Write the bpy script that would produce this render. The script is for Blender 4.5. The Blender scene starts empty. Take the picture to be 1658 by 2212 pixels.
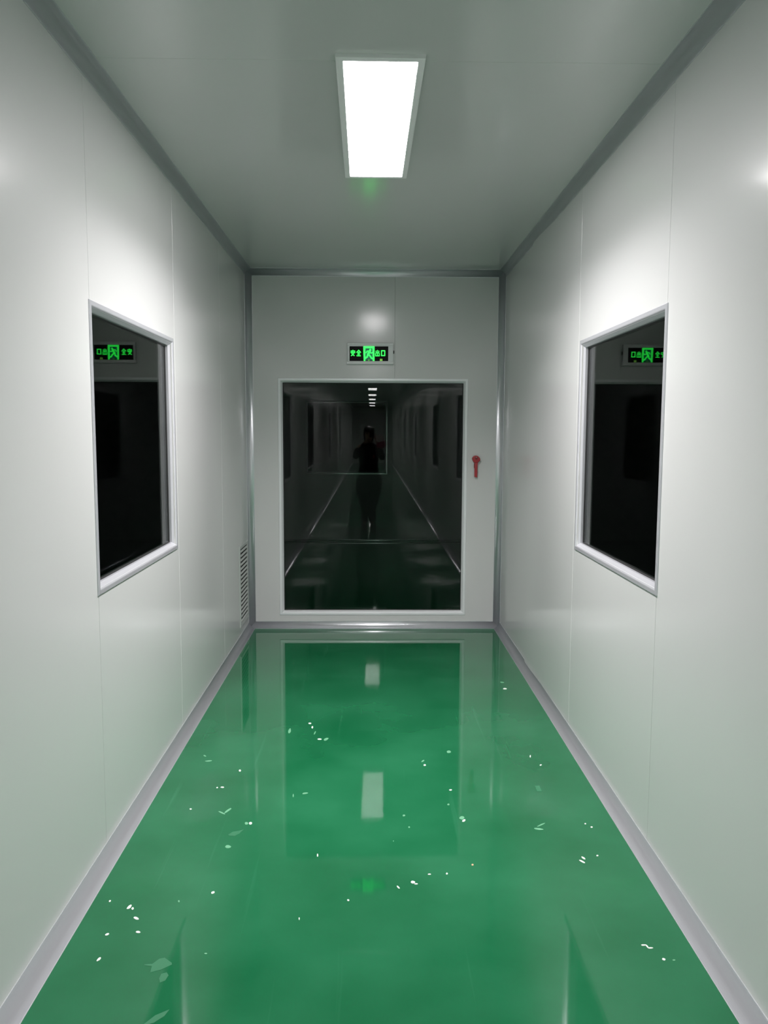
import bpy, bmesh, math, random
from mathutils import Vector, Matrix, Euler

C = bpy.context.scene.collection
S = bpy.context.scene
rnd = random.Random(7)

# ------------------------------------------------------------------ place
XL, XR, H, D = -0.9364, 0.9904, 2.70, 6.0546      # wall planes, ceiling height, end wall distance
EYE = 1.5034
YB = -27.0                                        # far back end of the corridor behind the viewer
YF = 10.91                                        # far wall of the dark room beyond the end glass

# ------------------------------------------------------------------ camera
cam = bpy.data.cameras.new('camera'); co = bpy.data.objects.new('camera', cam); C.objects.link(co)
cam.sensor_fit = 'HORIZONTAL'; cam.sensor_width = 36.0; cam.lens = 36.0 * 1721.17 / 1658.0
cam.clip_start = 0.01; cam.clip_end = 100
r_ = Vector((0.99987271, -0.01547593, 0.00388164)); u_ = Vector((-0.00232181, 0.09956264, 0.99502859))
f_ = Vector((0.01578546, 0.99491094, -0.09951403))
m = Matrix((r_, u_, -f_)).transposed().to_4x4(); m.translation = Vector((0, 0, EYE))
co.matrix_world = m
S.camera = co

# ------------------------------------------------------------------ world, exposure
w = bpy.data.worlds.new('world'); S.world = w; w.use_nodes = True
w.node_tree.nodes['Background'].inputs[0].default_value = (0, 0, 0, 1)
w.node_tree.nodes['Background'].inputs[1].default_value = 0.0
S.view_settings.view_transform = 'Standard'; S.view_settings.look = 'None'
S.view_settings.exposure = 0.0; S.view_settings.gamma = 1.0
S.view_settings.use_curve_mapping = False
LAMP = 27.0                                       # radiance of the ceiling diffusers
LAMP_W = 58.0; LAMP_SPREAD = 138                  # downward beam of each ceiling panel
S.cycles.max_bounces = 14; S.cycles.diffuse_bounces = 8; S.cycles.glossy_bounces = 8
S.cycles.transparent_max_bounces = 16

# ------------------------------------------------------------------ materials
def mat(name, col, rough=0.5, metal=0.0, spec=0.5, coat=0.0, coat_rough=0.05, emit=None, es=0.0):
    mt = bpy.data.materials.new(name); mt.use_nodes = True
    b = mt.node_tree.nodes['Principled BSDF']
    b.inputs['Base Color'].default_value = (*col, 1); b.inputs['Roughness'].default_value = rough
    b.inputs['Metallic'].default_value = metal; b.inputs['Specular IOR Level'].default_value = spec
    b.inputs['Coat Weight'].default_value = coat; b.inputs['Coat Roughness'].default_value = coat_rough
    if emit: b.inputs['Emission Color'].default_value = (*emit, 1); b.inputs['Emission Strength'].default_value = es
    return mt

def nd(mt, t, **kw):
    n = mt.node_tree.nodes.new(t)
    for k, v in kw.items(): setattr(n, k, v)
    return n
def lk(mt, a, b): mt.node_tree.links.new(a, b)

def panel_mat(name, col, rough, spec, bump, coat=0.75):
    mt = mat(name, col, rough, spec=spec, coat=coat, coat_rough=0.14); b = mt.node_tree.nodes['Principled BSDF']
    tc = nd(mt, 'ShaderNodeTexCoord'); n = nd(mt, 'ShaderNodeTexNoise'); n.inputs['Scale'].default_value = 1.3
    n.inputs['Detail'].default_value = 1.0
    bp = nd(mt, 'ShaderNodeBump'); bp.inputs['Strength'].default_value = bump; bp.inputs['Distance'].default_value = 0.02
    lk(mt, tc.outputs['Object'], n.inputs['Vector']); lk(mt, n.outputs['Fac'], bp.inputs['Height'])
    lk(mt, bp.outputs['Normal'], b.inputs['Normal'])
    return mt
M_wall = panel_mat('coated_steel_wall', (0.59, 0.60, 0.59), 0.38, 0.5, 0.02)
M_ceil = panel_mat('coated_steel_ceiling', (0.57, 0.58, 0.57), 0.38, 0.5, 0.02, 1.0)
M_core = mat('panel_core', (0.10, 0.10, 0.10), 0.8)
M_alu = mat('anodised_aluminium', (0.70, 0.71, 0.74), 0.31, metal=0.70)
M_pol = mat('polished_aluminium', (0.85, 0.86, 0.88), 0.14, metal=1.0)
M_frame = mat('silver_anodised_frame', (0.60, 0.61, 0.64), 0.25, metal=0.5)
M_framew = mat('pale_end_frame', (0.78, 0.80, 0.81), 0.28, metal=0.15)
M_seal = mat('dark_glazing_seal', (0.015, 0.016, 0.016), 0.5)
M_diff = mat('lamp_diffuser', (0.9, 0.9, 0.9), 0.5, emit=(1.0, 0.955, 0.97), es=LAMP)
M_lamp = mat('lamp_housing', (0.80, 0.80, 0.80), 0.35)
M_white = mat('white_plastic', (0.72, 0.74, 0.74), 0.35)
M_black = mat('black_acrylic', (0.003, 0.003, 0.003), 0.5, spec=0.15)
M_green = mat('green_sign_light', (0.02, 0.3, 0.06), 0.4, emit=(0.022, 1.0, 0.075), es=2.3)
M_teal = mat('dim_green_sign', (0.0, 0.05, 0.03), 0.4, emit=(0.0, 0.20, 0.10), es=0.45)
M_led = mat('yellow_green_light', (0.1, 0.3, 0.03), 0.4, emit=(0.35, 0.9, 0.12), es=0.8)
M_ledd = mat('dim_yellow_green_light', (0.1, 0.3, 0.03), 0.4, emit=(0.10, 0.45, 0.04), es=0.7)
M_dark = mat('grille_dark', (0.01, 0.013, 0.012), 0.7)
M_vent = mat('grille_aluminium', (0.50, 0.53, 0.51), 0.35, metal=0.4)
M_red = mat('red_plastic', (0.36, 0.028, 0.035), 0.3)
M_reddark = mat('dark_red_plastic', (0.16, 0.012, 0.014), 0.3)
M_steel = mat('bright_steel', (0.8, 0.8, 0.78), 0.2, metal=1.0)
M_chip = mat('white_paint_chip', (0.80, 0.85, 0.78), 0.5)
M_chipg = mat('pale_green_chip', (0.14, 0.38, 0.22), 0.4)
M_chipo = mat('orange_chip', (0.75, 0.42, 0.25), 0.5)
M_film = mat('dried_film', (0.035, 0.175, 0.085), 0.3)
M_cloth = mat('black_cloth', (0.008, 0.009, 0.010), 0.85)
M_cloth2 = mat('charcoal_cloth', (0.012, 0.013, 0.013), 0.85)
M_skin = mat('skin', (0.42, 0.24, 0.17), 0.5)
M_hair = mat('dark_hair', (0.008, 0.006, 0.005), 0.45)
M_crim = mat('crimson_cloth', (0.35, 0.006, 0.06), 0.7)
M_paper = mat('pale_pink_paper', (0.75, 0.62, 0.63), 0.5)
M_phone = mat('phone_body', (0.02, 0.02, 0.022), 0.2)
M_lens = mat('phone_lens', (0.005, 0.005, 0.01), 0.05)
M_rtag = mat('red_tag_plastic', (0.6, 0.03, 0.02), 0.4)

def floor_mat():
    mt = mat('green_epoxy', (0.012, 0.185, 0.075), 0.16); b = mt.node_tree.nodes['Principled BSDF']
    tc = nd(mt, 'ShaderNodeTexCoord')
    n1 = nd(mt, 'ShaderNodeTexNoise'); n1.inputs['Scale'].default_value = 2.2; n1.inputs['Detail'].default_value = 4
    lk(mt, tc.outputs['Object'], n1.inputs['Vector'])
    cr = nd(mt, 'ShaderNodeValToRGB')
    cr.color_ramp.elements[0].position = 0.3; cr.color_ramp.elements[0].color = (0.007, 0.108, 0.040, 1)
    cr.color_ramp.elements[1].position = 0.7; cr.color_ramp.elements[1].color = (0.019, 0.150, 0.066, 1)
    lk(mt, n1.outputs['Fac'], cr.inputs['Fac'])
    # long trowel and drag scratches running down the corridor
    mp = nd(mt, 'ShaderNodeMapping'); mp.inputs['Scale'].default_value = (26, 0.9, 1); mp.inputs['Rotation'].default_value = (0, 0, 0.06)
    lk(mt, tc.outputs['Object'], mp.inputs['Vector'])
    n2 = nd(mt, 'ShaderNodeTexNoise'); n2.inputs['Scale'].default_value = 1.0; n2.inputs['Detail'].default_value = 3
    lk(mt, mp.outputs['Vector'], n2.inputs['Vector'])
    c2 = nd(mt, 'ShaderNodeValToRGB')
    c2.color_ramp.elements[0].position = 0.66; c2.color_ramp.elements[0].color = (0, 0, 0, 1)
    c2.color_ramp.elements[1].position = 0.78; c2.color_ramp.elements[1].color = (1, 1, 1, 1)
    lk(mt, n2.outputs['Fac'], c2.inputs['Fac'])
    mx = nd(mt, 'ShaderNodeMix'); mx.data_type = 'RGBA'
    mx.inputs[7].default_value = (0.05, 0.22, 0.12, 1)
    ml = nd(mt, 'ShaderNodeMath', operation='MULTIPLY'); ml.inputs[1].default_value = 0.28
    lk(mt, c2.outputs['Color'], ml.inputs[0]); lk(mt, ml.outputs[0], mx.inputs[0]); lk(mt, cr.outputs['Color'], mx.inputs[6])
    lk(mt, mx.outputs[2], b.inputs['Base Color'])
    # uneven gloss
    n3 = nd(mt, 'ShaderNodeTexNoise'); n3.inputs['Scale'].default_value = 9; n3.inputs['Detail'].default_value = 6
    lk(mt, tc.outputs['Object'], n3.inputs['Vector'])
    mr = nd(mt, 'ShaderNodeMapRange'); mr.inputs[1].default_value = 0.3; mr.inputs[2].default_value = 0.7
    mr.inputs[3].default_value = 0.03; mr.inputs[4].default_value = 0.06
    lk(mt, n3.outputs['Fac'], mr.inputs[0]); lk(mt, mr.outputs[0], b.inputs['Roughness'])
    n4 = nd(mt, 'ShaderNodeTexNoise'); n4.inputs['Scale'].default_value = 4; n4.inputs['Detail'].default_value = 0.5
    lk(mt, tc.outputs['Object'], n4.inputs['Vector'])
    bp = nd(mt, 'ShaderNodeBump'); bp.inputs['Strength'].default_value = 0.025; bp.inputs['Distance'].default_value = 0.01
    lk(mt, n4.outputs['Fac'], bp.inputs['Height']); lk(mt, bp.outputs['Normal'], b.inputs['Normal'])
    return mt
M_floor = floor_mat()

def glass_mat(name, tint, f0):
    mt = bpy.data.materials.new(name); mt.use_nodes = True; nt = mt.node_tree
    for n in list(nt.nodes): nt.nodes.remove(n)
    out = nd(mt, 'ShaderNodeOutputMaterial'); mix = nd(mt, 'ShaderNodeMixShader')
    tr = nd(mt, 'ShaderNodeBsdfTransparent'); tr.inputs[0].default_value = (*tint, 1)
    gl = nd(mt, 'ShaderNodeBsdfGlossy'); gl.inputs['Roughness'].default_value = 0.0; gl.inputs[0].default_value = (1, 1, 1, 1)
    g = nd(mt, 'ShaderNodeNewGeometry')
    dt = nd(mt, 'ShaderNodeVectorMath', operation='DOT_PRODUCT')
    lk(mt, g.outputs['Incoming'], dt.inputs[0]); lk(mt, g.outputs['Normal'], dt.inputs[1])
    ab = nd(mt, 'ShaderNodeMath', operation='ABSOLUTE'); lk(mt, dt.outputs['Value'], ab.inputs[0])
    om = nd(mt, 'ShaderNodeMath', operation='SUBTRACT'); om.inputs[0].default_value = 1.0; lk(mt, ab.outputs[0], om.inputs[1])
    pw = nd(mt, 'ShaderNodeMath', operation='POWER'); lk(mt, om.outputs[0], pw.inputs[0]); pw.inputs[1].default_value = 5.0
    ma = nd(mt, 'ShaderNodeMath', operation='MULTIPLY_ADD'); lk(mt, pw.outputs[0], ma.inputs[0])
    ma.inputs[1].default_value = (1 - f0) * 0.65; ma.inputs[2].default_value = f0 * 0.65
    lk(mt, ma.outputs[0], mix.inputs[0]); lk(mt, tr.outputs[0], mix.inputs[1]); lk(mt, gl.outputs[0], mix.inputs[2])
    lk(mt, mix.outputs[0], out.inputs[0])
    return mt
M_glass = glass_mat('tinted_glass', (0.64, 0.68, 0.66), 0.03)

# ------------------------------------------------------------------ helpers
def obj(name, bm, material, parent=None, smooth=False, bevel=0.0):
    me = bpy.data.meshes.new(name); bmesh.ops.recalc_face_normals(bm, faces=bm.faces[:]); bm.to_mesh(me); bm.free()
    if smooth:
        for p_ in me.polygons: p_.use_smooth = True
    mats = material if isinstance(material, (list, tuple)) else [material]
    for q in mats: me.materials.append(q)
    o = bpy.data.objects.new(name, me); C.objects.link(o)
    if parent: o.parent = parent
    if bevel:
        b = o.modifiers.new('bevel', 'BEVEL'); b.width = bevel; b.segments = 2; b.limit_method = 'ANGLE'
    return o
def empty(name, loc=(0, 0, 0), rot=(0, 0, 0)):
    o = bpy.data.objects.new(name, None); C.objects.link(o); o.location = loc; o.rotation_euler = rot
    o.empty_display_size = 0.1
    return o
def tag(o, label, cat, group=None):
    o['label'] = label; o['category'] = cat
    if group: o['group'] = group
    return o
def struct(o, label=None, cat=None):
    o['kind'] = 'structure'
    if label: o['label'] = label
    if cat: o['category'] = cat
    return o
def box(bm, x0, x1, y0, y1, z0, z1, mi=0, mp=None):
    vs = []
    for z in (z0, z1):
        for x, y in ((x0, y0), (x1, y0), (x1, y1), (x0, y1)):
            q = (x, y, z)
            vs.append(bm.verts.new(mp(*q) if mp else q))
    for f in ((0, 3, 2, 1), (4, 5, 6, 7), (0, 1, 5, 4), (1, 2, 6, 5), (2, 3, 7, 6), (3, 0, 4, 7)):
        fc = bm.faces.new([vs[i] for i in f]); fc.material_index = mi
    return vs
def prism(bm, pts, w0, w1, mp, mi=0):
    """flat polygon pts (a,b) extruded from w0 to w1"""
    lo = [bm.verts.new(mp(a, b, w0)) for a, b in pts]; hi = [bm.verts.new(mp(a, b, w1)) for a, b in pts]
    n = len(pts)
    fs = [bm.faces.new(hi), bm.faces.new(lo[::-1])]
    for i in range(n): fs.append(bm.faces.new([lo[i], lo[(i + 1) % n], hi[(i + 1) % n], hi[i]]))
    for f in fs: f.material_index = mi
# wall maps: (along, up, out of the wall into the corridor) -> world
mL = lambda a, b, w: (XL + w, a, b)
mR = lambda a, b, w: (XR - w, a, b)
mE = lambda a, b, w: (a, D - w, b)
mC = lambda a, b, w: (a, b, H - w)
mF = lambda a, b, w: (a, YF - w, b)
mB = lambda a, b, w: (a, YB + w, b)

def slab(bm, a0, a1, b0, b1, mp, ch='', t=0.05, c=0.0018, tilt=0.0):
    """wall panel; ch names sides with an open chamfered joint: l r (along), d u (up)"""
    g = c * 0.3
    A0 = a0 + (g if 'l' in ch else 0); A1 = a1 - (g if 'r' in ch else 0)
    B0 = b0 + (g if 'd' in ch else 0); B1 = b1 - (g if 'u' in ch else 0)
    def ring(ins, w):
        i = lambda s: ins if s in ch else 0
        pts = ((A0 + i('l'), B0 + i('d')), (A1 - i('r'), B0 + i('d')), (A1 - i('r'), B1 - i('u')), (A0 + i('l'), B1 - i('u')))
        return [bm.verts.new(mp(a, b, w + (a - a0) * tilt)) for a, b in pts]
    back, edge, face = ring(0, -t), ring(0, -c), ring(c, 0)
    bm.faces.new(face); bm.faces.new(back[::-1])
    for lo, hi in ((back, edge), (edge, face)):
        for i in range(4):
            j = (i + 1) % 4
            bm.faces.new([lo[i], lo[j], hi[j], hi[i]])

def frame_ring(bm, a0, a1, b0, b1, prof, mp, mi=0):
    """mitred rectangular frame; prof = [(inward, out)] closed outline"""
    rings = []
    for k, (u, wv) in enumerate(prof):
        rings.append([bm.verts.new(mp(a, b, wv)) for a, b in ((a0 + u, b0 + u), (a1 - u, b0 + u), (a1 - u, b1 - u), (a0 + u, b1 - u))])
    n = len(prof)
    for k in range(n):
        p, q = rings[k], rings[(k + 1) % n]
        for i in range(4):
            j = (i + 1) % 4
            f = bm.faces.new([p[i], p[j], q[j], q[i]]); f.material_index = mi

# ------------------------------------------------------------------ side walls
J0 = 2.712; PW = 1.148                                    # a panel joint and the panel width
joints = [J0 + PW * k for k in range(-26, 4)]
WZ0, WZ1 = 0.965, 1.915                                   # opening height behind the window frames
win_bays = {26, 23, 18, 13, 8, 3}                         # index of the bay start in joints
def side_wall(name, mp, sidesign):
    bm = bmesh.new()
    segs = [(YB - 0.05, joints[0])] + [(joints[i], joints[i + 1]) for i in range(len(joints) - 1)] + [(joints[-1], D + 0.05)]
    segs = [s for s in segs if s[1] > s[0] + 0.01 and s[0] < D]
    for k, (a, b) in enumerate(segs):
        b_ = min(b, D + 0.05); i = min(range(len(joints)), key=lambda q: abs(joints[q] - a))
        if i in win_bays:
            o0, o1 = a + 0.018, a + 1.085
            slab(bm, a, b_, 0, WZ0, mp, 'lr'); slab(bm, a, b_, WZ1, H + 0.03, mp, 'lr')
            slab(bm, a, o0, WZ0, WZ1, mp, 'l'); slab(bm, o1, b_, WZ0, WZ1, mp, 'r')
        else:
            tl = 0.0022 if (sidesign > 0 and i == 27) else 0.0
            slab(bm, a, b_, 0, H + 0.03, mp, 'lr', tilt=tl)
    return struct(obj(name, bm, M_wall))
side_wall('wall_left', mL, -1)
side_wall('wall_right', mR, 1)

# end wall with its large glazed opening
GX0, GX1, GZ0, GZ1 = -0.685, 0.708, 0.115, 1.888
JE = 0.172
bm = bmesh.new()
slab(bm, XL - 0.05, GX0, 0, H + 0.03, mE); slab(bm, GX1, XR + 0.05, 0, H + 0.03, mE)
slab(bm, GX0, JE, GZ1, H + 0.03, mE, 'r', c=0.0010); slab(bm, JE, GX1, GZ1, H + 0.03, mE, 'l', c=0.0010, tilt=-0.0012)
slab(bm, GX0, GX1, 0, GZ0, mE)
struct(obj('wall_end', bm, M_wall))
# wall closing the corridor far behind
bm = bmesh.new(); slab(bm, XL - 0.05, XR + 0.05, 0, H + 0.03, mB); struct(obj('wall_back', bm, M_wall))

# ceiling
bm = bmesh.new()
cj = [D + 0.05] + [J0 - 3.444 * k for k in range(0, 9)] + [YB - 0.05]
for i in range(len(cj) - 1):
    if cj[i] - cj[i + 1] > 0.02: slab(bm, XL - 0.05, XR + 0.05, max(cj[i + 1], YB - .05), cj[i], mC, 'du', c=0.001)
struct(obj('ceiling', bm, M_ceil))

# floor (corridor, and the same green floor running on beyond the glass)
bm = bmesh.new()
box(bm, XL - 0.05, XR + 0.05, YB - 0.05, D + 0.05, -0.05, 0)
box(bm, -3.0, 3.2, D + 0.05, YF + 0.05, -0.05, 0)
struct(obj('floor', bm, M_floor))

# ------------------------------------------------------------------ coved profiles
def cove(name, a0, a1, mp, r, lip=0.006, n=10, mt=None):
    """concave fillet strip. mp(along, d1, d2): d1 = distance from surface one, d2 from surface two"""
    bm = bmesh.new()
    pts = []
    t = 0.0016
    pts.append((0.0, r + lip)); pts.append((t, r + lip)); pts.append((t, r + 0.001))
    R_ = r - t
    for i in range(n + 1):
        th = math.pi + (math.pi / 2) * i / n
        pts.append((r + R_ * math.cos(th), r + R_ * math.sin(th)))
    pts.append((r + lip * 0.4, t)); pts.append((r + lip * 0.4, 0.0)); pts.append((0.0, 0.0))
    A = [bm.verts.new(mp(a0, *p_)) for p_ in pts]; B = [bm.verts.new(mp(a1, *p_)) for p_ in pts]
    k = len(pts)
    for i in range(k):
        f = bm.faces.new([A[i], A[(i + 1) % k], B[(i + 1) % k], B[i]])
        if 2 <= i <= 2 + n: f.smooth = True
    bm.faces.new(A[::-1]); bm.faces.new(B)
    return struct(obj(name, bm, mt or M_alu))
RF, RC, RV = 0.0442, 0.0442, 0.0462
cove('baseboard_left', YB, D, lambda a, p, q: (XL + p, a, q), RF)
cove('baseboard_right', YB, D, lambda a, p, q: (XR - p, a, q), RF)
cove('baseboard_end', XL, XR, lambda a, p, q: (a, D - p, q), RF)
cove('trim_1', YB, D, lambda a, p, q: (XL + p, a, H - q), RC)
cove('trim_2', YB, D, lambda a, p, q: (XR - p, a, H - q), RC)
cove('trim_3', XL, XR, lambda a, p, q: (a, D - p, H - q), RC)
cove('trim_4', 0, H, lambda a, p, q: (XL + p, D - q, a), RV)
cove('trim_5', 0, H, lambda a, p, q: (XR - p, D - q, a), RV)
cove('baseboard_far', -3.0, 3.2, lambda a, p, q: (a, YF - p, q), 0.022, mt=M_pol)

# ------------------------------------------------------------------ windows
def glazing(name, a0, a1, b0, b1, mp, wd=0.032, depth=0.030, seal=0.006, fm=None):
    t = struct(empty(name, mp((a0 + a1) / 2, b0, 0)))
    inv = t.location.copy()
    mpp = lambda a, b, w: tuple(Vector(mp(a, b, w)) - inv)
    bm = bmesh.new()
    prof = [(0.0, 0.0), (0.0, 0.003), (0.002, 0.0048), (0.015, 0.0052), (0.018, 0.0045), (0.021, 0.0022), (wd - .001, -0.0125), (wd + 0.002, -0.016), (wd + 0.002, -depth - 0.014), (wd - 0.012, -depth - 0.014), (wd - 0.012, -0.02), (0.012, -0.003), (0.012, 0.0)]
    frame_ring(bm, a0, a1, b0, b1, prof, mpp)
    obj('window_frame', bm, fm or M_frame, t)
    bm = bmesh.new()
    frame_ring(bm, a0 + wd + 0.0015, a1 - wd - 0.0015, b0 + wd + 0.0015, b1 - wd - 0.0015, [(0, -depth + 0.004), (seal, -depth + 0.001), (seal, -depth - 0.012), (0, -depth - 0.012)], mpp)
    obj('glazing_seal', bm, M_seal, t)
    bm = bmesh.new()
    box(bm, a0 + wd + 0.003, a1 - wd - 0.003, b0 + wd + 0.003, b1 - wd - 0.003, -depth - 0.0028, -depth, mp=mpp)
    obj('pane', bm, M_glass, t)
    return t
n_ = 1
for k, i in enumerate(sorted(win_bays, reverse=True)):
    a = joints[i]
    for mp in (mL, mR):
        glazing('window_%d' % n_, a - 0.010, a + 1.112, 0.942, 1.938, mp); n_ += 1
glazing('window_%d' % n_, -0.7035, 0.7255, 0.097, 1.906, mE, wd=0.030, depth=0.030, fm=M_framew); n_ += 1

# ------------------------------------------------------------------ dark room beyond the end glass
bm = bmesh.new()
fx0, fx1, fz0, fz1 = -0.90, 0.215, 0.93, 1.93
slab(bm, -3.0, fx0 + .03, 0, 2.7, mF); slab(bm, fx1 - .03, 3.2, 0, 2.7, mF)
slab(bm, fx0 + .03, fx1 - .03, 0, fz0 + .03, mF); slab(bm, fx0 + .03, fx1 - .03, fz1 - .03, 2.7, mF)
struct(obj('wall_far', bm, M_wall))
bm = bmesh.new(); box(bm, -3.05, -3.0, D + .05, YF, 0, 2.7); struct(obj('wall_far_left', bm, M_wall))
bm = bmesh.new(); box(bm, 3.2, 3.25, D + .05, YF, 0, 2.7); struct(obj('wall_far_right', bm, M_wall))
bm = bmesh.new(); box(bm, -3.05, XL - .05, D, D + .05, 0, 2.7); box(bm, XR + .05, 3.25, D, D + .05, 0, 2.7)
struct(obj('wall_far_front', bm, M_wall))
bm = bmesh.new(); box(bm, -3.05, 3.25, D + .05, YF + .05, 2.7, 2.75); struct(obj('ceiling_far', bm, M_ceil))
glazing('window_%d' % n_, fx0, fx1, fz0, fz1, mF, wd=0.020, fm=M_pol)

# ------------------------------------------------------------------ ceiling lights
def ceiling_light():
    t = empty('ceiling_light', (0.022, 3.27, H), (0, 0, math.radians(0.4)))
    bm = bmesh.new()
    frame_ring(bm, -0.1455, 0.1455, -0.606, 0.604, [(0.0, 0.0), (0.002, 0.011), (0.006, 0.013), (0.024, 0.013), (0.026, 0.011), (0.026, 0.0)], lambda a, b, w_: (a, b, -w_))
    obj('housing', bm, M_lamp, t)
    bm = bmesh.new(); box(bm, -0.1195, 0.1195, -0.580, 0.578, -0.0095, -0.001)
    obj('diffuser', bm, M_diff, t)
    ld = bpy.data.lights.new('panel_light', 'AREA'); ld.shape = 'RECTANGLE'; ld.size = 0.235; ld.size_y = 1.15
    ld.energy = LAMP_W; ld.spread = math.radians(LAMP_SPREAD); ld.color = (1.0, 0.955, 0.97)
    lo = bpy.data.objects.new('panel_light', ld); C.objects.link(lo); lo.parent = t; lo.location = (0, 0, -0.015)
    return t
L0 = ceiling_light()
tag(L0, 'bright white rectangular ceiling light panel above the corridor, the one seen directly', 'ceiling light', 'corridor ceiling lights')
lamp_y = [-1.33, -5.93, -10.1, -13.6, -17.0, -20.5, -23.9]
where = ['just behind the viewer, mirrored on the floor and end glass', 'second behind the viewer, mirrored at the top of the end glass']
for k, y in enumerate(lamp_y):
    r = L0.copy(); C.objects.link(r); r.location = (0.022, y, H)
    r['label'] = ('white ceiling light ' + where[k]) if k < 2 else 'small far ceiling light mirrored as a white dash in the end glass'
    for ch in list(L0.children):
        c = ch.copy(); C.objects.link(c); c.parent = r

# ------------------------------------------------------------------ exit sign
def stroke(bm, pts, wd, mp, w0=0.0, w1=0.0012):
    """thick polyline as one flat prism per segment with square ends"""
    for (x0, y0), (x1, y1) in zip(pts[:-1], pts[1:]):
        d = Vector((x1 - x0, y1 - y0)); L = d.length
        if L < 1e-6: continue
        d /= L; nn = Vector((-d.y, d.x)) * wd / 2; e = d * wd * 0.35
        q = [(x0 - e.x + nn.x, y0 - e.y + nn.y), (x0 - e.x - nn.x, y0 - e.y - nn.y), (x1 + e.x - nn.x, y1 + e.y - nn.y), (x1 + e.x + nn.x, y1 + e.y + nn.y)]
        prism(bm, q, w0, w1, mp)
SX, SZ = -0.0105, 2.0885
sg = tag(empty('exit_sign', (SX, D, 2.012)), 'lit green and black emergency exit sign above the large end glass pane', 'exit sign')
mS = lambda a, b, w_: (a, -w_, b + (SZ - 2.012))            # local, centred on the housing
bm = bmesh.new(); prism(bm, [(-.171, -.0775), (.171, -.0775), (.171, .0775), (-.171, .0775)], 0, 0.026, mS)
obj('housing', bm, M_white, sg, bevel=0.004)
bm = bmesh.new(); prism(bm, [(-.176, -.0795), (.173, -.0795), (.173, -.0600), (-.176, -.0600)], 0.002, 0.034, mS)
o = obj('bottom_rail', bm, M_lamp, sg, bevel=0.003); o['label'] = 'bright white lower rail'
bm = bmesh.new(); prism(bm, [(-.172, .0600), (.172, .0600), (.172, .0765), (-.172, .0765)], 0.004, 0.030, mS)
obj('top_rail', bm, M_white, sg, bevel=0.003)
bm = bmesh.new(); prism(bm, [(-.155, -.0560), (.133, -.0560), (.133, .0515), (-.155, .0515)], 0.02, 0.0295, mS)
face = obj('sign_face', bm, M_black, sg, bevel=0.002)
fw = 0.0296
mG = lambda a, b, w_: mS(a - 0.011, b - 0.002, fw + w_)
# pictogram: doorway in green, dark opening, running figure
bm = bmesh.new()
for q in ([(-.0415, .0530), (.0415, .0530), (.0415, .0395), (-.0415, .0395)], [(-.0415, .0395), (-.0265, .0395), (-.0265, -.0535), (-.0385, -.0535)], [(.0265, .0395), (.0415, .0395), (.0415, -.0535), (.0290, -.0535)]):
    prism(bm, q, 0, 0.0012, mG)
obj('doorway_symbol', bm, M_green, face)
bm = bmesh.new(); prism(bm, [(-.0265, .0395), (.0265, .0395), (.0265, -.050), (-.0265, -.050)], 0, 0.0004, mG)
obj('doorway_opening', bm, M_teal, face)
bm = bmesh.new()
prism(bm, [(.010 + .0075 * math.cos(t_ * math.pi / 6), .027 + .0075 * math.sin(t_ * math.pi / 6)) for t_ in range(12)], 0.0004, 0.0016, mG)
stroke(bm, [(.006, .017), (-.006, -.006)], .016, mG, .0004, .0016)           # trunk
stroke(bm, [(.006, .016), (-.012, .019), (-.021, .006)], .007, mG, .0004, .0016)   # rear arm
stroke(bm, [(.007, .013), (.017, .003), (.026, .008)], .007, mG, .0004, .0016)     # front arm
stroke(bm, [(-.005, -.006), (.009, -.018), (.018, -.032), (.030, -.038)], .010, mG, .0004, .0016)   # front leg
stroke(bm, [(-.007, -.006), (-.013, -.024), (-.030, -.036)], .011, mG, .0004, .0016)    # rear leg
obj('running_figure_symbol', bm, M_green, face)
# four characters: an quan [figure] chu kou
def glyph(name, strokes, cx, wd=0.0056, sc=0.0162):
    bm = bmesh.new()
    for s_ in strokes: stroke(bm, [(cx + x * sc, .0035 + y * sc * 1.28) for x, y in s_], wd, mG)
    return obj(name, bm, M_green, face)
glyph('character', [[(0, 1), (0, .78)], [(-.85, .45), (-.85, .72), (.85, .72), (.85, .45)], [(-.05, .6), (-.45, -.25), (.6, -.95)], [(.5, .25), (.1, -.55), (-.75, -.95)], [(-.95, .12), (.95, .12)]], -.1190)
glyph('character', [[(-.9, .25), (0, 1.0), (.9, .25)], [(-.5, .22), (.5, .22)], [(-.5, -.35), (.5, -.35)], [(-.85, -.95), (.85, -.95)], [(0, .2), (0, -.95)]], -.0760)
glyph('character', [[(0, 1), (0, -.9)], [(-.65, .75), (-.65, .1), (.65, .1), (.65, .75)], [(-.85, -.15), (-.85, -.95), (.85, -.95), (.85, -.15)]], .0640)
glyph('character', [[(-.75, .85), (.75, .85), (.75, -.85), (-.75, -.85), (-.75, .85)]], .1060, wd=.0066)
bm = bmesh.new(); prism(bm, [(-.007, -.0535), (.007, -.0535), (0, -.0385)], 0.0004, 0.0014, mG)
obj('arrow_mark', bm, M_ledd, face)
for x in (.086, .0965):
    bm = bmesh.new(); prism(bm, [(x - .0035, -.0535), (x + .0035, -.0535), (x + .0028, -.0380), (x - .0028, -.0380)], 0, 0.0016, mG)
    obj('indicator_light', bm, M_led, face)
bm = bmesh.new(); prism(bm, [(.171, .000), (.178, .000), (.178, .022), (.171, .022)], 0.006, 0.020, mS); obj('test_button', bm, M_black, sg)
# small print on the top rail: short white bars of lettering
bm = bmesh.new()
for i, (x0, x1) in enumerate(((-.168, -.160), (-.158, -.152), (-.150, -.147), (-.138, -.131), (-.129, -.123))):
    prism(bm, [(x0, .0635), (x1, .0635), (x1 + .002, .0725), (x0 + .002, .0725)], 0.030, 0.0306, mS)
obj('small_print', bm, M_lamp, sg)

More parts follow.
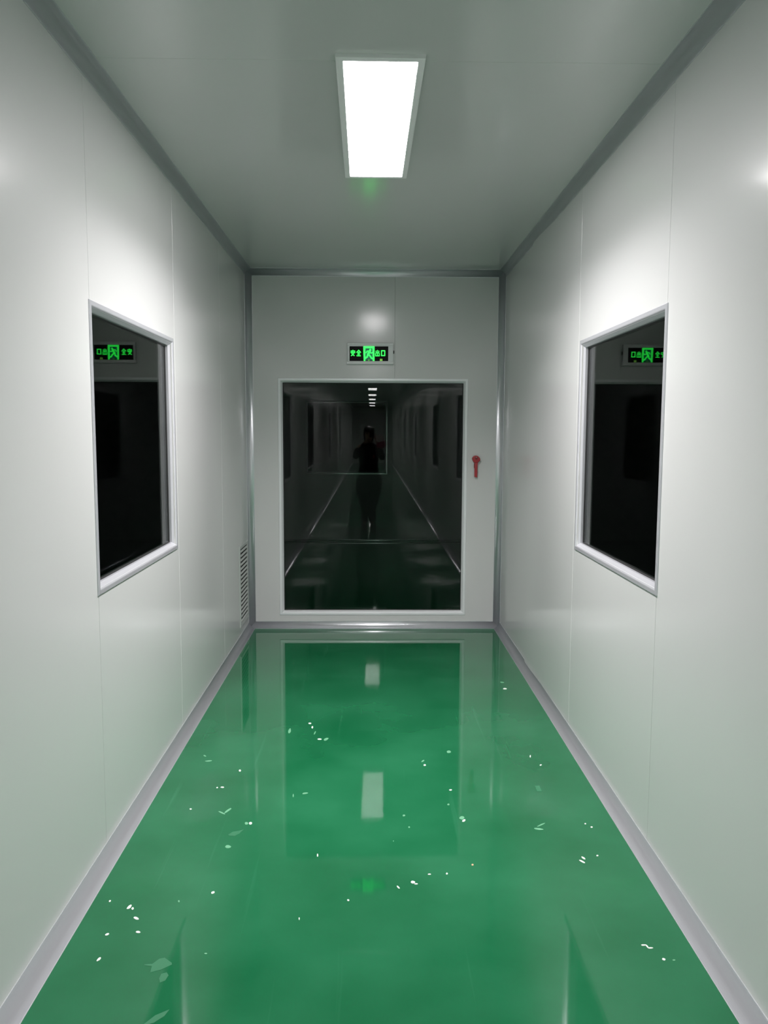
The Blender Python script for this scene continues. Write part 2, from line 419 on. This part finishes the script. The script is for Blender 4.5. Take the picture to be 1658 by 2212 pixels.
# ------------------------------------------------------------------ red emergency hammer
hm = tag(empty('emergency_hammer', (0.790, D, 1.165)), 'small red emergency hammer hanging on the end wall right of the large glass pane', 'hammer')
mH = lambda a, b, w_: (a, -w_, b)
bm = bmesh.new()
prism(bm, [(-.010, .004), (.012, -.001), (.0125, .095), (.016, .118), (-.010, .118), (-.0105, .095)], 0.012, 0.030, mH)
hd = obj('handle', bm, M_red, hm, bevel=0.003)
bm = bmesh.new()
prism(bm, [(-.016, .112), (.014, .112), (.030, .128), (.033, .137), (.027, .150), (.014, .163), (-.006, .167), (-.021, .160), (-.031, .146), (-.028, .134)], 0.008, 0.038, mH)
obj('head', bm, M_red, hm, bevel=0.005)
bm = bmesh.new(); prism(bm, [(.000 + .011 * math.cos(t_ * math.pi / 8), .147 + .011 * math.sin(t_ * math.pi / 8)) for t_ in range(16)], 0.036, 0.042, mH)
hb = obj('hub', bm, M_reddark, hm, bevel=0.0015)
bm = bmesh.new(); bmesh.ops.create_uvsphere(bm, u_segments=12, v_segments=8, radius=0.0042, matrix=Matrix.Translation((0, -0.043, .152)))
obj('pin', bm, M_steel, hb, smooth=True)
bm = bmesh.new(); prism(bm, [(-.013, .070), (.015, .070), (.015, .105), (-.013, .105)], 0.0, 0.013, mH)
obj('wall_clip', bm, M_reddark, hm, bevel=0.002)

# ------------------------------------------------------------------ air vent on the left wall
VY0, VY1, VZ0, VZ1 = 5.606, 5.965, 0.105, 0.695
av = tag(empty('air_vent', (XL, VY0, VZ0)), 'grey slatted air vent low on the left wall by the far corner', 'air vent')
mV = lambda a, b, w_: (w_, a, b)
VW, VH = VY1 - VY0, VZ1 - VZ0
bm = bmesh.new(); frame_ring(bm, 0, VW, 0, VH, [(0, 0), (0.001, 0.005), (0.006, 0.008), (0.026, 0.006), (0.029, 0.003), (0.029, 0.0)], mV); obj('vent_frame', bm, M_vent, av)
bm = bmesh.new(); prism(bm, [(.02, .02), (VW - .02, .02), (VW - .02, VH - .02), (.02, VH - .02)], 0.0002, 0.0012, mV); obj('backing', bm, M_dark, av)
n = 17; pitch = (VH - 0.058) / n
for i in range(n):
    z = 0.029 + pitch * (i + 0.5); bm = bmesh.new()
    a0, a1 = 0.026, VW - 0.026
    sec = [(0.0025, z + .006), (0.0035, z + .008), (0.0095, z - .004), (0.0085, z - .0055)]
    A = [bm.verts.new((p_[0], a0, p_[1])) for p_ in sec]; B = [bm.verts.new((p_[0], a1, p_[1])) for p_ in sec]
    for k in range(4): bm.faces.new([A[k], A[(k + 1) % 4], B[(k + 1) % 4], B[k]])
    bm.faces.new(A[::-1]); bm.faces.new(B)
    obj('slat', bm, M_vent, av)

# ------------------------------------------------------------------ person holding the phone
def skin_body(name, verts, edges, material, parent, root=0, sub=2):
    me = bpy.data.meshes.new(name); me.from_pydata([v[:3] for v in verts], edges, [])
    o = bpy.data.objects.new(name, me); C.objects.link(o); o.parent = parent
    me.materials.append(material)
    md = o.modifiers.new('skin', 'SKIN'); md.use_smooth_shade = True
    lay = me.skin_vertices[0].data
    for i, v in enumerate(verts):
        rr = v[3]; lay[i].radius = rr if isinstance(rr, tuple) else (rr, rr); lay[i].use_root = (i == root)
    sd = o.modifiers.new('subsurf', 'SUBSURF'); sd.levels = sub; sd.render_levels = sub
    return o
PX, PY = -0.045, -0.47
ps = tag(empty('person', (PX, PY, 0)), 'person in dark clothes photographing, mirrored standing in the large end glass', 'person')
V = []; E = []
def vv(x, y, z, r): V.append((x, y, z, r)); return len(V) - 1
def ch(*ids):
    for a_, b_ in zip(ids[:-1], ids[1:]): E.append((a_, b_))
pel = vv(0, 0, .84, (.125, .09)); wa = vv(0, 0, .98, (.105, .08)); chs = vv(0, 0, 1.15, (.125, .085)); ut = vv(0, 0, 1.25, (.10, .07))
nk = vv(0, .005, 1.34, .045); hb1 = vv(0, .015, 1.41, .060); hb2 = vv(0, .012, 1.47, .075); hb3 = vv(0, .002, 1.53, .070)
ch(pel, wa, chs, ut, nk, hb1, hb2, hb3)
for s in (-1, 1):
    hp = vv(.085 * s, 0, .80, .080); kn = vv(.075 * s, .01, .45, .052); cf = vv(.070 * s, -.01, .30, .050); an = vv(.065 * s, -.01, .09, .034); to = vv(.075 * s, .10, .035, (.035, .022))
    ch(pel, hp, kn, cf, an, to)
    sh = vv(.150 * s, 0, 1.265, .050); ch(ut, sh)
    if s > 0:
        el = vv(.225, .10, 1.08, .036); wr = vv(.135, .335, 1.335, .023); pm = vv(.118, .385, 1.395, (.034, .015))
        tips = [(.085, .425, 1.455), (.079, .43, 1.435), (.080, .43, 1.415), (.088, .425, 1.398)]; th = (.098, .418, 1.475)
    else:
        el = vv(-.215, .10, 1.10, .036); wr = vv(-.040, .335, 1.375, .023); pm = vv(-.012, .385, 1.425, (.034, .015))
        tips = [(.020, .425, 1.475), (.024, .43, 1.455), (.022, .43, 1.437), (.014, .425, 1.420)]; th = (.005, .418, 1.492)
    ch(sh, el, wr, pm)
    p0 = Vector(V[pm][:3])
    for i, tp in enumerate(tips):
        b0 = p0 + Vector((0, .012, (.020 - .013 * i))); mid = b0.lerp(Vector(tp), .5) + Vector((0, .008, 0))
        a_ = vv(*b0, .0085); b_ = vv(*mid, .0080); c_ = vv(*tp, .0068); ch(pm, a_, b_, c_)
    b0 = p0 + Vector((0, .004, .030)); a_ = vv(*b0, .0095); c_ = vv(*th, .0078); ch(pm, a_, c_)
body = skin_body('body', V, E, M_skin, ps)
# face
bm = bmesh.new(); bmesh.ops.create_cone(bm, segments=10, radius1=.012, radius2=.005, depth=.035, matrix=Matrix.Translation((0, .088, 1.465)) @ Euler((.35, 0, 0)).to_matrix().to_4x4())
obj('nose', bm, M_skin, ps, smooth=True)
for s in (-1, 1):
    bm = bmesh.new(); bmesh.ops.create_uvsphere(bm, u_segments=12, v_segments=8, radius=.011, matrix=Matrix.Translation((.028 * s, .074, 1.485))); obj('eye', bm, M_hair, ps, smooth=True)
    bm = bmesh.new(); bmesh.ops.create_uvsphere(bm, u_segments=12, v_segments=8, radius=.02, matrix=Matrix.Translation((.072 * s, 0, 1.47)) @ Matrix.Diagonal((.4, .8, 1.4, 1))); obj('ear', bm, M_skin, ps, smooth=True)
bm = bmesh.new(); bmesh.ops.create_uvsphere(bm, u_segments=10, v_segments=6, radius=.016, matrix=Matrix.Translation((0, .076, 1.43)) @ Matrix.Diagonal((1.3, .5, .35, 1))); obj('mouth', bm, M_crim, ps, smooth=True)
def loft(name, rings, material, parent, n=28, cap=True, wob=0.0):
    bm = bmesh.new(); R_ = []
    for k, (cx, cy, cz, rx, ry) in enumerate(rings):
        R_.append([bm.verts.new((cx + rx * math.cos(t_) * (1 + wob * math.sin(7 * t_)), cy + ry * math.sin(t_) * (1 + wob * math.sin(7 * t_ + 1)), cz)) for t_ in [2 * math.pi * i / n for i in range(n)]])
    for a_, b_ in zip(R_[:-1], R_[1:]):
        for i in range(n): bm.faces.new([a_[i], a_[(i + 1) % n], b_[(i + 1) % n], b_[i]])
    if cap: bm.faces.new(R_[0][::-1]); bm.faces.new(R_[-1])
    return obj(name, bm, material, parent, smooth=True)
loft('hair', [(0, -.022, 1.34, .055, .040), (0, -.028, 1.40, .078, .064), (0, -.022, 1.47, .086, .080), (0, -.012, 1.53, .084, .086), (0, -.006, 1.575, .066, .070), (0, -.004, 1.60, .030, .032)], M_hair, ps)
loft('jacket', [(0, 0, .80, .165, .125), (0, 0, .86, .168, .125), (0, 0, .98, .145, .110), (0, 0, 1.12, .158, .115), (0, 0, 1.22, .175, .105), (0, 0, 1.29, .150, .085), (0, 0, 1.335, .075, .068)], M_cloth, ps)
for s in (-1, 1):
    sv = [((.150 * s), 0, 1.265, .062), ((.225 if s > 0 else -.215), .10, (1.08 if s > 0 else 1.10), .050), ((.142 if s > 0 else -.048), .315, (1.315 if s > 0 else 1.352), .034)]
    skin_body('sleeve', sv, [(0, 1), (1, 2)], M_cloth, ps)
loft('trousers', [(0, 0, .20, .085, .075), (0, 0, .30, .115, .09), (.0, 0, .45, .165, .115), (.0, 0, .62, .205, .13), (.01, 0, .76, .212, .135), (.01, 0, .86, .165, .12)], M_cloth2, ps, wob=.02)
for s in (-1, 1):
    loft('trouser_leg', [(.066 * s, -.005, .055, .045, .05), (.066 * s, -.005, .12, .058, .056), (.055 * s, 0, .24, .062, .06)], M_cloth2, ps)
    loft('shoe', [(.075 * s, .045, .0, .045, .125), (.075 * s, .045, .025, .046, .125), (.074 * s, .03, .055, .040, .10), (.070 * s, -.005, .085, .036, .05)], M_cloth, ps)
bm = bmesh.new(); box(bm, .065, .095, .120, .126, 1.095, 1.145); obj('badge', bm, M_rtag, ps, bevel=.002)

ph = tag(empty('phone', (0.006, -0.022, 1.425)), 'dark phone held upright by the person mirrored in the end glass', 'phone')
bm = bmesh.new(); box(bm, -.036, .036, -.008, 0, 0, .150); obj('phone_body', bm, M_phone, ph, bevel=.003)
for z in (.132, .112):
    bm = bmesh.new(); bmesh.ops.create_cone(bm, cap_ends=True, segments=20, radius1=.006, radius2=.006, depth=.002, matrix=Matrix.Translation((-.022, .001, z)) @ Euler((math.pi / 2, 0, 0)).to_matrix().to_4x4())
    obj('phone_lens', bm, M_lens, ph)
bk = tag(empty('booklet', (0.135, -0.03, 1.365)), 'pale pinkish sheet held out beside the phone in the end glass reflection', 'paper')
bm = bmesh.new(); box(bm, -.065, .065, -.004, 0, 0, .105)
o = obj('sheet', bm, M_paper, bk, bevel=.0015); o.rotation_euler = (0.15, -.12, 0)
# crumpled crimson cloth hanging under the sheet
bm = bmesh.new(); bmesh.ops.create_icosphere(bm, subdivisions=3, radius=1.0)
for v in bm.verts:
    c_ = v.co; k = 1 + .18 * math.sin(5 * c_.x + 2) * math.cos(6 * c_.z) + .1 * math.sin(9 * c_.y)
    v.co = Vector((c_.x * .085 * k, c_.y * .028 * k, c_.z * .052 * k + c_.x * .02))
cl = obj('cloth', bm, M_crim, None, smooth=True); cl.location = (0.165, -0.045, 1.318)
tag(cl, 'crumpled crimson cloth under the pale sheet in the end glass reflection', 'cloth')

# ------------------------------------------------------------------ flecks and scraps on the floor
FL = [(-0.583,3.428,0.0103,-0.0001,0.004,-0.0244,'c'),(-0.651,3.257,0.0078,-0.0001,0.0026,-0.0133,'c'),(-0.63,3.261,0.0157,-0.0001,0.0025,-0.0133,'c'),(-0.72,3.065,0.0092,-0.0001,0.0027,-0.0118,'c'),(-0.773,3.593,0.0169,-0.0159,0.0003,-0.0145,'g'),(-0.744,3.535,0.0323,0.007,0.0037,-0.0155,'g'),(-0.189,2.71,0.005,-0.0,0.0015,-0.0219,'c'),(-0.516,2.482,0.01,0.0071,0.005,-0.0124,'c'),(-0.616,2.435,0.0059,-0.0001,0.0031,-0.0127,'g'),(-0.221,2.338,0.0036,-0.0,0.0013,-0.0142,'c'),(-0.072,2.435,0.0071,-0.0044,-0.0015,-0.0084,'c'),(-0.476,2.175,0.0094,-0.0001,0.0015,-0.0072,'g'),(0.092,2.507,0.0092,-0.0173,-0.0035,-0.0057,'c'),(0.142,2.537,0.0155,-0.0001,-0.0009,-0.0166,'c'),(0.152,2.526,0.0139,-0.0001,-0.0005,-0.0082,'c'),(-0.322,3.181,0.0048,-0.0,0.0033,-0.0339,'g'),(-0.274,3.202,0.0258,0.0102,0.0027,-0.0169,'g'),(-0.479,2.946,0.0143,-0.0001,0.0034,-0.022,'g'),(-0.463,2.946,0.0125,-0.0001,0.0033,-0.022,'c'),(-0.519,2.774,0.0219,-0.0002,0.0041,-0.0228,'g'),(-0.299,3.949,0.0095,-0.0,0.0024,-0.0321,'c'),(-0.316,4.005,0.0168,-0.0001,0.0015,-0.0198,'c'),(-0.252,3.792,0.0205,-0.0001,0.0012,-0.0178,'c'),(-0.22,3.792,0.023,0.03,0.0063,-0.0269,'g'),(-0.281,3.877,0.0053,0.0505,0.0057,-0.0066,'g'),(0.131,3.005,0.011,-0.0001,-0.0006,-0.0152,'g'),(0.147,2.912,0.0071,-0.0001,-0.0007,-0.0144,'g'),(-0.837,2.437,0.003,0.0081,0.0056,-0.0069,'c'),(-0.765,2.404,0.009,0.0222,0.0091,-0.0115,'c'),(-0.752,2.396,0.0082,-0.0062,-0.0006,-0.0128,'c'),(-0.726,2.345,0.019,-0.0099,0.0009,-0.0122,'c'),(-0.7,2.276,0.0143,-0.0013,0.0026,-0.0101,'c'),(-0.79,2.266,0.0095,0.0093,0.0056,-0.0091,'c'),(-0.776,2.152,0.0069,0.0154,0.0062,-0.007,'c'),(0.744,3.578,0.0054,-0.0,-0.0058,-0.0293,'c'),(0.772,3.479,0.0117,0.0086,-0.0009,-0.0143,'c'),(0.245,3.482,0.0105,-0.0001,-0.0013,-0.0202,'c'),(0.337,3.228,0.0117,-0.0001,-0.0013,-0.0131,'c'),(0.315,3.097,0.0094,-0.0001,-0.0016,-0.0162,'g'),(0.357,2.984,0.02,-0.0002,-0.0034,-0.0301,'g'),(0.362,2.961,0.016,0.0166,0.0027,-0.0161,'c'),(0.356,2.643,0.0081,-0.0001,-0.0015,-0.012,'o'),(0.201,2.584,0.0111,-0.0001,-0.0005,-0.0072,'c'),(0.261,2.587,0.0063,-0.0001,-0.0011,-0.0115,'c'),(0.829,2.932,0.0072,-0.0001,-0.0029,-0.011,'c'),(0.846,2.906,0.0089,-0.0001,-0.003,-0.0108,'c'),(0.756,2.684,0.0112,-0.0171,-0.0054,-0.0093,'c'),(0.745,2.661,0.0171,-0.023,-0.0052,-0.0094,'c'),(0.81,2.699,0.0083,-0.0001,-0.0027,-0.0094,'c'),(0.806,2.2,0.0164,-0.0002,-0.0022,-0.0064,'c'),(0.814,2.194,0.0029,-0.0147,-0.0045,-0.004,'c'),(0.821,2.187,0.0163,-0.0002,-0.0022,-0.0063,'c'),(0.842,2.136,0.008,-0.0056,-0.0057,-0.0094,'c'),(0.87,2.133,0.0093,-0.0001,-0.0023,-0.006,'g'),(0.64,2.894,0.0362,-0.0112,-0.0039,-0.0141,'g'),(0.656,2.926,0.0389,0.0305,0.0002,-0.0099,'g'),(-0.589,3.033,0.0354,-0.0296,-0.0004,-0.0105,'g'),(-0.569,3.052,0.0233,0.0424,0.0064,-0.0132,'g'),(0.793,4.685,0.0258,-0.0126,-0.0055,-0.0266,'g'),(0.79,4.563,0.0246,-0.0001,-0.0043,-0.0256,'c'),(0.239,3.528,0.0174,0.0267,0.0028,-0.0128,'g'),(0.369,3.634,0.0197,-0.0001,-0.0032,-0.0329,'g'),(-0.411,3.903,0.0145,-0.0098,0.0002,-0.0727,'g'),(0.084,2.808,0.0034,-0.0,-0.0002,-0.0067,'g')]
def chip(c, u, v, th):
    bm = bmesh.new(); pts = []
    n = 9
    for i in range(n):
        t_ = 2 * math.pi * i / n; k = 0.5 * rnd.uniform(.82, 1.08)
        pts.append((u[0] * k * math.cos(t_) + v[0] * k * math.sin(t_), u[1] * k * math.cos(t_) + v[1] * k * math.sin(t_)))
    prism(bm, pts, 0.0002, th, lambda a, b, w_: (a, b, w_))
    return bm
def area(x, y):
    if x < -0.6 and y < 2.6: return ('small white fleck on green floor near the left front edge', 'flecks by the left front edge')
    if x < -0.35: return ('small pale fleck on the left half of the green floor', 'flecks on the left half of the floor')
    if x < 0.05: return ('small pale fleck in the middle of the green floor', 'flecks in the middle of the floor')
    if x < 0.5: return ('small pale fleck on green floor right of the middle', 'flecks right of the middle')
    return ('small white fleck on the right side of the green floor', 'flecks on the right side of the floor')
special = {28: 'large white fleck topmost of the cluster by the left front edge of the floor', 29: 'small white chip touching the topmost large fleck by the left front edge',
           30: 'curved white fleck just below the topmost pair by the left front edge', 31: 'flat horizontal white fleck by the left front edge below the curved one',
           33: 'slanted white fleck nearest the viewer by the left front edge', 41: 'tiny orange brown speck on green floor right of the middle', 
           46: 'upper of the two parallel white dashes on the right of the floor', 47: 'lower longer of the two parallel white dashes on the right of the floor',
           13: 'brightest white fleck right of the floor centre', 39: 'pale green crumpled flake on floor right of the middle',
           52: 'rounded white chip nearest the right front edge of the floor'}
for i, (x, y, ux, uy, vx, vy, k) in enumerate(FL):
    o = obj('floor_fleck', chip((x, y), (ux, uy), (vx, vy), 0.0014 if k != 'g' else 0.0007), {'c': M_chip, 'g': M_chipg, 'o': M_chipo}[k])
    o.location = (x, y, 0)
    lb, gp = area(x, y)
    tag(o, special.get(i, lb), 'fleck', gp)
def scrap(x, y, pts, sc, label):
    bm = bmesh.new(); prism(bm, [(a * sc, b * sc * 1.5) for a, b in pts], 0.0002, 0.0006, lambda a, b, w_: (a, b, w_))
    o = obj('film_scrap', bm, M_film); o.location = (x, y, 0); tag(o, label, 'scrap', 'translucent film scraps on the floor'); return o
leaf = [(-1.0, .02), (-.45, .06), (-.1, .42), (.25, .5), (.9, .12), (.95, 0), (.35, -.35), (-.35, -.55), (-.42, -.1), (-.95, -.05)]
scrap(-.600, 2.128, leaf, .040, 'leaf shaped translucent scrap with a tail on the left front of the floor')
scrap(-.572, 2.074, [(-.5, .5), (.2, .7), (.6, .3), (.4, -.4), (-.2, -.7), (-.55, -.1)], .020, 'small rounded scrap just below the leaf shaped one on the floor')
scrap(-.549, 1.925, [(-.9, -.6), (-.2, .1), (.7, .5), (.5, .05), (-.1, -.4)], .035, 'curled green scrap at the bottom edge left of the middle')
scrap(-.508, 2.868, [(-1, -.2), (-.5, .35), (.4, .55), (1, .8), (.6, 0), (0, -.45), (-.7, -.4)], .026, 'thin oval scrap on the left half of the floor')
scrap(.711, 3.24, [(-.5, -.9), (.5, -.9), (.5, .9), (-.5, .9)], .020, 'faint square scrap on the right of the floor near the far end')
